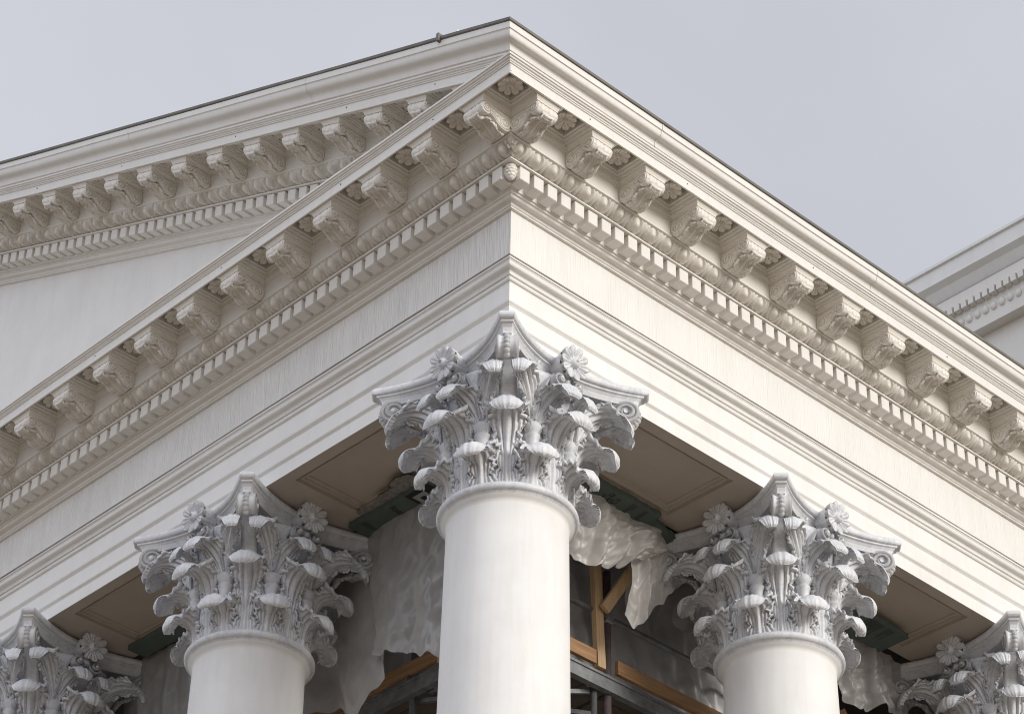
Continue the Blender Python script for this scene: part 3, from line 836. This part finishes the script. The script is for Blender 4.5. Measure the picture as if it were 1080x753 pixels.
for t0 in (1.15, 3.7, 6.3): seam(ped, lambda d, p, z: (-p, t0 + d, z + SL * (t0 + d + p)))
# small screw heads along the corona
for par, fn in ((ent, lambda t: (t, -1.131, 2.92)), (ent, lambda t: (-1.131, t, 2.92)), (ped, lambda t: (-1.131 + rec, t, 2.92 + SL * (t + RF)))):
    mb = MB()
    for k in range(5):
        q = fn(-.3 + 1.35 * k + .3 * math.sin(k * 5)); mb.ball(q, .006, .006, .006, 8, 6)
    mb.part('screw_heads', M_roof, par, True)

# ------------------------------------------------------------------ insulation boards over the inner soffit edge
def text_mesh(s, size):
    cu = bpy.data.curves.new('print', 'FONT'); cu.body = s; cu.size = size; cu.extrude = 0
    o = bpy.data.objects.new('print', cu); col.objects.link(o)
    dg = bpy.context.evaluated_depsgraph_get(); me = o.evaluated_get(dg).to_mesh()
    v = [tuple(q.co) for q in me.vertices]; f = [tuple(p.vertices) for p in me.polygons]
    bpy.data.objects.remove(o); return v, f
def board(label, a, length, width, ang, texts, lines, logo=None, tilt=(0, 0)):
    """foam board: underside at local z = 0, long side along local x from a, turned by ang; print on the underside"""
    t = thing('insulation_board', label, 'insulation board', a, 'green insulation boards along the inner soffit edges')
    t.rotation_euler = (tilt[0], tilt[1], ang)
    mb = MB(); G = []
    rg = random.Random(int(length * 1000))
    n = 24
    lo = [(length * i / n, rg.uniform(-.006, .006)) for i in range(n + 1)]; hi = [(length * i / n, width + rg.uniform(-.008, .008)) for i in range(n + 1)]
    loop = lo + hi[::-1]
    m = len(loop)
    mb.grid(np.array([[(x, y, 0) for x, y in loop], [(x, y, .05) for x, y in loop]]), True)
    for z0 in (0, m): mb.f += [(z0 + i, z0 + i + 1, z0 + m - 2 - i, z0 + m - 1 - i) for i in range(n)]
    link('foam_sheet', mb.mesh('foam_sheet', M_board), t)
    pm = MB()
    for s, x, y, size in texts:
        v, f = text_mesh(s, size)
        pm.add([(x - vy, y + vx if False else y - vx + 0, -.003) if ang == 0 else (x + vy, y + vx, -.003) for vx, vy, vz in v], f)
    pf = MB(); pe = MB()
    for x, y0, y1, w in lines: pf.add([(x, y0, -.003), (x + w, y0, -.003), (x + w, y1, -.003), (x, y1, -.003)], [(0, 1, 2, 3)])
    if logo:
        x, y, s = logo
        pe.add([(x - s * 1.25, .004, -.003), (x + s * 1.9, .004, -.003), (x + s * 1.9, width - .012, -.003), (x - s * 1.25, width - .012, -.003)], [(0, 1, 2, 3)])
        pc = MB(); pc.add([(x - s * .3, y - s * .3, -.009), (x + s * .3, y - s * .3, -.009), (x + s * .3, y + s * .3, -.009), (x - s * .3, y + s * .3, -.009)], [(0, 1, 2, 3)])
        lm = MB(); lm.add([(x - s * .8, y - s * .8, -.006), (x + s * .8, y - s * .8, -.006), (x + s * .8, y + s * .8, -.006), (x - s * .8, y + s * .8, -.006)], [(0, 1, 2, 3)])
        link('emblem', lm.mesh('emblem', M_logo), t); link('emblem_centre', pc.mesh('emblem_centre', M_ink), t); link('emblem_ground', pe.mesh('emblem_ground', M_ink), t)
    if pm.v: link('lettering', pm.mesh('lettering', M_ink), t)
    if pf.v: link('fine_print', pf.mesh('fine_print', M_ink), t)
    return t
fine = lambda x, n, w=.19: [(x + .021 * i, .02, .02 + w * (.7 + .3 * math.sin(i * 2.3)), .007) for i in range(n)]
board('green foam board with dark letters, right of the corner column under the soffit', (1.02, .335, 1.095), .95, .25, 0,
      [('Cu', .47, .150, .105), ('Cs', .55, .135, .08)], fine(.66, 3) + fine(.80, 2), tilt=(math.radians(-4), 0))
board('plain grey green foam board sagging beside the lettered one, right of the corner column', (1.93, .40, 1.10), .52, .34, math.radians(10), [], [], tilt=(math.radians(-14), math.radians(3)))
board('green foam board with a square emblem, left of the corner column under the soffit', (.345, 2.22, 1.098), 1.15, .25, -PI / 2,
      [('foaC', .44, .03, .095)], fine(.12, 3), logo=(.765, .12, .085), tilt=(0, math.radians(0)))
board('green foam board with fine printed lines, right of the right capital', (4.02, .14, 1.098), .80, .31, math.radians(2),
      [('Co', .32, .03, .06)], fine(.36, 7, .24) + fine(.56, 4, .2), tilt=(math.radians(-3), 0))
board('dark green unprinted foam board, left of the left capital', (.29, 5.06, 1.10), .75, .19, -PI / 2, [], [])
# ------------------------------------------------------------------ plastic sheets
def rnd_h(a, b, c):
    q = math.sin(a * 127.1 + b * 311.7 + c * 74.7) * 43758.5453
    return (q - math.floor(q)) * 2 - 1
def drape(label, top, bot, mat, name='plastic_sheet', nrm=(1, 1, 0), folds=7, amp=.05, NU=110, NV=80, seed=0, hem=.02, bulge=0.0, crumple=0.0046, sag=0.0):
    T = catmull(top, NU); Bt = catmull(bot, NU); P = np.zeros((NV, NU, 3)); nv = np.array(nrm, float); nv /= np.linalg.norm(nv)
    rg = random.Random(seed); ph = [rg.uniform(0, 6.28) for _ in range(5)]
    for i in range(NV):
        v = i / (NV - 1)
        for j in range(NU):
            u = j / (NU - 1)
            p = T[j] * (1 - v) + Bt[j] * v
            w = u + .05 * math.sin(v * 3 + ph[0]) + .03 * mnoise.noise((u * 3, v * 2, seed))
            f = math.sin(2 * PI * folds * w + ph[1]) * .6 + math.sin(2 * PI * folds * 1.73 * w + ph[2]) * .3 + math.sin(2 * PI * folds * .43 * w + ph[3]) * .7
            f = math.copysign(abs(f) ** .8, f)
            d = amp * f * (.25 + .75 * v ** .8) + bulge * math.sin(PI * v)
            cr = 0
            for gx, gy, am, sd in ((folds * 1.3, 3.2, 1.5, seed), (folds * 2.9, 7.3, .8, seed + 40), (folds * 6.5, 17.0, .42, seed + 81)):
                fu = u * gx + .55 * v * (1 if sd % 2 else -1) + .5 * mnoise.noise((u * 5, v * 4, sd)); fv = v * gy + .6 * u + .5 * mnoise.noise((u * 4, v * 5, sd + 7))
                a0, b0 = math.floor(fu), math.floor(fv); du, dv = fu - a0, fv - b0
                H = lambda q, r_: rnd_h(q, r_, sd)
                if du + dv < 1: hh = H(a0, b0) * (1 - du - dv) + H(a0 + 1, b0) * du + H(a0, b0 + 1) * dv
                else: hh = H(a0 + 1, b0 + 1) * (du + dv - 1) + H(a0, b0 + 1) * (1 - du) + H(a0 + 1, b0) * (1 - dv)
                cr += crumple * am * hh
            P[i, j] = p + nv * (d + cr)
            P[i, j, 2] += hem * v * mnoise.noise((u * 11, seed, 2.2)) - sag * math.sin(PI * u) * v
    mb = MB(); mb.grid(P)
    return mb.single(name, mat, label, 'plastic sheet', 'plastic sheets hung between the columns', True)
# right of the corner column: bright bunched sheet, its long tail, and the dimmer ones behind
drape('bright milky plastic sheet bunched up right beside the corner column shaft', [(1.05, .52, 1.16), (1.40, .50, 1.20), (1.66, .50, 1.20), (1.93, .50, 1.15), (2.14, .52, 1.10), (2.25, .55, .98)],
      [(1.06, .62, .62), (1.30, .60, .50), (1.44, .60, .52), (1.66, .60, .62), (1.88, .60, .74), (2.02, .60, .82)], M_sheet, nrm=(0, -1, 0), folds=4.5, amp=.05, seed=3, bulge=.07, crumple=0.0268, hem=.035)
drape('long pointed tail of milky plastic hanging left of the right capital', [(1.90, .54, 1.04), (2.06, .52, 1.08), (2.20, .54, 1.08), (2.30, .57, 1.0)],
      [(1.88, .66, .30), (2.04, .66, .28), (2.26, .62, .56), (2.47, .60, .84)], M_sheet, nrm=(-.2, -1, 0), folds=2.6, amp=.05, seed=11, crumple=0.0179, hem=.05)
drape('dim plastic flap behind the pointed tail, against the left side of the right capital', [(2.12, .84, 1.12), (2.7, .86, 1.16), (3.3, .88, 1.2)], [(2.20, .92, .62), (2.62, .92, .72), (3.2, .95, .66)], M_sheetd, nrm=(0, -1, 0), folds=3, amp=.04, seed=5)
drape('large dusty plastic sheet behind the scaffold poles, right of the corner column', [(.9, 1.36, 1.8), (2.4, 1.40, 1.85), (4.4, 1.36, 1.8)], [(1.0, 1.22, .05), (2.5, 1.22, .05), (4.4, 1.22, .05)], M_sheetb, nrm=(0, -1, 0), folds=8, amp=.05, NU=170, seed=8, crumple=0.0209)
drape('crumpled grey plastic sheet below the board, right of the right capital', [(4.40, .50, 1.12), (4.62, .50, 1.12), (4.95, .49, 1.12), (5.12, .50, 1.10)],
      [(4.42, .62, .56), (4.66, .62, .56), (4.98, .62, .66), (5.42, .62, .52)], M_sheetd, nrm=(0, -1, 0), folds=3.2, amp=.06, seed=21, crumple=0.0209, hem=.05)
# left of the corner column
drape('smooth pale plastic sheet hanging straight left of the corner column shaft', [(.53, 2.24, 1.18), (.52, 1.90, 1.18), (.52, 1.55, 1.15), (.55, 1.15, 1.10)],
      [(.62, 2.17, .04), (.62, 1.86, -.06), (.60, 1.55, -.22), (.62, 1.15, -.34)], M_sheetd, nrm=(-1, 0, 0), folds=2.2, amp=.025, seed=14, crumple=.030, hem=.05)
drape('grey plastic sheet sagging low between the left capital and the smooth sheet', [(.62, 2.26, 1.05), (.70, 2.7, 1.05), (.75, 3.2, 1.0), (.75, 3.6, 1.0)],
      [(.70, 2.10, -.16), (.74, 2.45, -.34), (.78, 2.85, -.12), (.80, 3.6, .02)], M_sheetd, nrm=(-1, 0, 0), folds=2.0, amp=.05, seed=17, crumple=0.0119, hem=.05)
drape('dim dusty plastic behind the left scaffold pole', [(1.40, .9, 1.8), (1.42, 2.4, 1.85), (1.38, 4.4, 1.8)], [(1.22, 1.0, .05), (1.22, 2.5, .05), (1.22, 4.4, .05)], M_sheetb, nrm=(-1, 0, 0), folds=8, amp=.05, NU=150, seed=9, crumple=0.0209)
drape('grey plastic curtain with straight folds, left of the left column', [(.52, 5.44, 1.16), (.52, 5.20, 1.14), (.52, 4.9, 1.13), (.52, 4.4, 1.10)],
      [(.64, 5.52, .40), (.64, 5.2, .30), (.64, 4.9, .25), (.62, 4.4, .2)], M_sheetd, nrm=(-1, 0, 0), folds=3.4, amp=.04, seed=31, crumple=0.0106)

# ------------------------------------------------------------------ scaffold and timbers
def coupler(mb, p): mb.box(p[0] - .045, p[0] + .045, p[1] - .045, p[1] + .045, p[2] - .05, p[2] + .05, .012); mb.tube([(p[0] - .08, p[1], p[2]), (p[0] + .08, p[1], p[2])], .014, 6)
sc = thing('scaffold', 'steel tube scaffold with working deck behind the corner column and plastic', 'scaffold', (1.1, 1.1, FLOOR))
def pole(x, y, z1, mat, r=.027):
    mb = MB(); mb.tube([(x, y, FLOOR), (x, y, z1)], r, 14); o = mb.part('pole', mat, sc, True); return o
pole(2.13, 1.10, .98, M_rust, .033); pole(2.00, 1.12, .0, M_pole); pole(1.10, 2.22, .55, M_pole, .03); pole(1.16, 1.10, .9, M_pole); pole(4.4, 1.10, .95, M_pole); pole(1.10, 4.4, .95, M_pole)
for a, b, r in (((1.0, 1.08, .545), (4.6, 1.08, .545), .024), ((1.08, 1.0, .50), (1.08, 4.6, .50), .024), ((1.0, 1.14, -.62), (4.6, 1.14, -.62), .024), ((1.14, 1.0, -.62), (1.14, 4.6, -.62), .024)):
    mb = MB(); mb.tube([a, b], r, 10); mb.part('ledger', M_pole, sc, True)
def truss(a, b):
    mb = MB(); a = Vector(a); b = Vector(b)
    for dz, w_, h_ in ((-.075, .034, .10), (-.018, .06, .022), (-.132, .06, .022)): mb.bar(a + Vector((0, 0, dz)), b + Vector((0, 0, dz)), w_, h_)
    mb.part('deck_beam', M_pole, sc)
truss((1.0, 1.06, 0), (4.6, 1.06, 0)); truss((1.06, 1.0, 0), (1.06, 4.6, 0)); truss((1.1, 2.0, -.022), (3.2, 2.0, -.022))
mb = MB(); mb.bar((1.10, 2.22, -.05), (2.0, 1.12, -.35), .035, .035); mb.bar((1.05, 1.15, -.5), (2.05, 1.15, -.12), .035, .035); mb.bar((1.15, 1.05, -.5), (1.15, 2.2, -.15), .035, .035); mb.part('brace', M_pole, sc)
mb = MB()
for k in range(5): mb.box(1.14 + .23 * k, 1.36 + .23 * k, 1.14, 4.6, .002, .042, .003)
for k in range(5): mb.box(2.32, 4.6, 1.14 + .23 * k, 1.36 + .23 * k, .002, .042, .003)
mb.part('deck', M_deck, sc)
for p in ((2.13, 1.10, .545), (2.13, 1.10, -.02), (1.10, 2.22, .02), (2.0, 1.12, -.06), (1.1, 2.22, .50)):
    mb = MB(); coupler(mb, p); mb.part('coupler', M_pole, sc)
def timber(name, label, cat, a, b, w, h, mat, up=(0, 0, 1), group=None):
    mb = MB(); mb.bar(a, b, w, h, up)
    return mb.single(name, mat, label, cat, group)
timber('toe_board', 'orange toe board running right from the red scaffold pole', 'timber board', (2.17, 1.035, .095), (4.6, 1.035, .095), .035, .12, M_woodo)
timber('toe_board', 'short orange toe board end between the corner column and the wooden post', 'timber board', (1.1, 1.035, .095), (1.93, 1.035, .095), .035, .12, M_woodo)
timber('toe_board', 'brown toe board running left behind the plastic, left of the corner column', 'timber board', (1.035, 1.2, .09), (1.035, 4.6, .09), .035, .11, M_woodo)
timber('wooden_post', 'upright timber post right of the corner column with a nailed foot', 'timber post', (1.99, 1.04, .02), (1.95, 1.06, 1.15), .085, .05, M_wood, (0, 1, 0))
timber('wooden_brace', 'slanting timber brace nailed onto the upright post under the plastic', 'timber brace', (1.985, .985, .53), (2.26, .90, 1.02), .09, .04, M_wood, (0, 1, 0))
timber('wooden_block', 'small timber block on the deck left of the corner column', 'timber block', (1.03, 1.80, -.02), (1.03, 1.80, .22), .09, .05, M_wood, (0, 1, 0))
timber('wooden_brace', 'slanting timber strut at the bottom edge beside the right column', 'timber brace', (4.05, .9, .1), (4.75, .85, .62), .07, .05, M_woodo, (0, 1, 0))
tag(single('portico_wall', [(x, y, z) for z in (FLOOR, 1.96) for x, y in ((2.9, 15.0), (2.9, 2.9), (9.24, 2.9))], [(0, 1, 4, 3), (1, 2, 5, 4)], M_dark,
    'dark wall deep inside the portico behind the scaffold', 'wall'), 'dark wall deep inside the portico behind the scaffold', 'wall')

# ------------------------------------------------------------------ main building far right
X0 = 9.0
mbld = thing('main_building', 'tall pale main building with a dentil cornice rising behind the right roof edge', 'building', (X0 + 4, 5, GROUND))
mb = MB(); mb.box(X0 + .25, X0 + 12, -6, 16, GROUND, 8.2); mb.part('wall', M_mainb, mbld)
mb = MB()
G = [(-.02, 8.42), (-.02, 8.62), (-.05, 8.63), (-.05, 8.67), (.35, 8.70)]
mb.grid(np.array([[(X0 + p, -6, z), (X0 + p, 16, z)] for p, z in [(.16, 8.215), (.12, 8.26), (.05, 8.37), (.0, 8.405)] + G])); mb.box(X0 + .3, X0 + 12, -6, 16, 8.2, 8.68); mb.part('cornice', M_main, mbld)
mb = MB(); mb.add([(X0 + .10, y, z) for y in (-6, 16) for z in (7.60, 8.218)], [(0, 1, 3, 2)]); mb.add([(X0 + .25, -6, 7.6), (X0 + .10, -6, 7.6), (X0 + .10, 16, 7.6), (X0 + .25, 16, 7.6)], [(0, 1, 2, 3)]); mb.part('frieze', M_mainb, mbld)
mb = MB()
for k in range(46): y = .4 + .1 * k; mb.box(X0 + .02, X0 + .104, y, y + .072, 7.93, 8.03)
mb.box(X0 + .06, X0 + .104, -6, .38, 7.93, 8.03); mb.box(X0 + .05, X0 + .104, -6, 16, 8.032, 8.05)
mb.part('dentil_band', M_mainb, mbld)
mb = MB()
for k in range(40): y = .4 + .115 * k; mb.ball((X0 + .10, y, 7.80), .035, .045, .06, 10, 6)
mb.part('egg_and_dart', M_mainb, mbld, True)

# ------------------------------------------------------------------ ground and steps
def structure(name, mb, mat):
    o = link(name, mb.mesh(name, mat)); o['kind'] = 'structure'; return o
mb = MB(); mb.add([(-300, -300, GROUND), (300, -300, GROUND), (300, 300, GROUND), (-300, 300, GROUND)], [(0, 1, 2, 3)]); structure('ground', mb, M_paving)
mb = MB()
for k in range(9):
    o_ = 1.0 + .36 * k; z1 = FLOOR - .25 * k
    mb.box(-o_, X0 + .2, -o_, 15.6 + .36 * k, GROUND if k == 8 else z1 - .25, z1 - (.0 if k == 0 else 0))
structure('portico_steps', mb, M_step)

# ------------------------------------------------------------------ camera, light, sky
f, yaw, pitch, roll = 2711.33, .818953907, .630453361, .0208159467
fw = Vector((math.cos(yaw) * math.cos(pitch), math.sin(yaw) * math.cos(pitch), math.sin(pitch)))
r = Vector((math.sin(yaw), -math.cos(yaw), 0)); u = r.cross(fw)
r2 = r * math.cos(roll) + u * math.sin(roll); u2 = u * math.cos(roll) - r * math.sin(roll)
cam = bpy.data.cameras.new('camera'); co_ = bpy.data.objects.new('camera', cam); col.objects.link(co_)
M = Matrix.Identity(4)
for i in range(3): M[i][0] = r2[i]; M[i][1] = u2[i]; M[i][2] = -fw[i]; M[i][3] = (-10.5814972, -11.3261225, -9.85113040)[i]
co_.matrix_world = M
cam.sensor_width = 36; cam.lens = 36 * f / 1080; cam.clip_end = 2000; cam.clip_start = .1
scene.camera = co_

SUN_EL, SUN_AZ = math.radians(17), math.radians(-84)       # direction towards the sun (azimuth from +X)
sun = bpy.data.lights.new('sun', 'SUN'); so = bpy.data.objects.new('sun', sun); col.objects.link(so)
d = Vector((math.cos(SUN_EL) * math.cos(SUN_AZ), math.cos(SUN_EL) * math.sin(SUN_AZ), math.sin(SUN_EL)))
so.rotation_euler = d.to_track_quat('Z', 'Y').to_euler(); so.location = d * 60
sun.energy = 2.3; sun.angle = math.radians(24); sun.color = (1, .975, .935)
w = bpy.data.worlds.new('World'); scene.world = w; w.use_nodes = True
nt = w.node_tree; nt.nodes.clear()
out = nd(nt, 'ShaderNodeOutputWorld'); bg = nd(nt, 'ShaderNodeBackground')
sky = nd(nt, 'ShaderNodeTexSky'); sky.sky_type = 'NISHITA'; sky.sun_disc = False; sky.sun_elevation = SUN_EL; sky.sun_rotation = PI / 2 - SUN_AZ
sky.air_density = 1.0; sky.dust_density = 3.0; sky.ozone_density = 1.0
# thin overcast: the clear sky seen through a veil of cloud
tc = nd(nt, 'ShaderNodeTexCoord'); mp = nd(nt, 'ShaderNodeMapping'); mp.inputs['Scale'].default_value = (1, 1, 1.6)
nt.links.new(tc.outputs['Generated'], mp.inputs[0])
veil = ramp(nt, ntex(nt, mp.outputs[0], 2.4, 4, .5, .3), [(.3, (6.4, 6.55, 7.15)), (.7, (8.0, 8.15, 8.65))])
mx = nd(nt, 'ShaderNodeMix', data_type='RGBA'); mx.inputs[0].default_value = .84
nt.links.new(sky.outputs[0], mx.inputs[6]); nt.links.new(veil, mx.inputs[7]); 
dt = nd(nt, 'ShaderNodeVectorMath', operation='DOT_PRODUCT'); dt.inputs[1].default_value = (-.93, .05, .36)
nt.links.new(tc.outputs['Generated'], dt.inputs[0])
glow = ramp(nt, dt.outputs['Value'], [(.1, (1, 1, 1)), (.85, (1.5, 1.53, 1.6))])  # added brightening of the unseen sky behind the camera, lights the left faces
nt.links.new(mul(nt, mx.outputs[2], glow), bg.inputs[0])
bg.inputs[1].default_value = .1
nt.links.new(bg.outputs[0], out.inputs[0])
scene.view_settings.view_transform = 'Standard'; scene.view_settings.look = 'None'; scene.view_settings.exposure = 0
scene.render.resolution_x = 1024; scene.render.resolution_y = 713
scene.cycles.filter_width = 1.05
scene.cycles.max_bounces = 10; scene.cycles.diffuse_bounces = 6; scene.cycles.transparent_max_bounces = 12
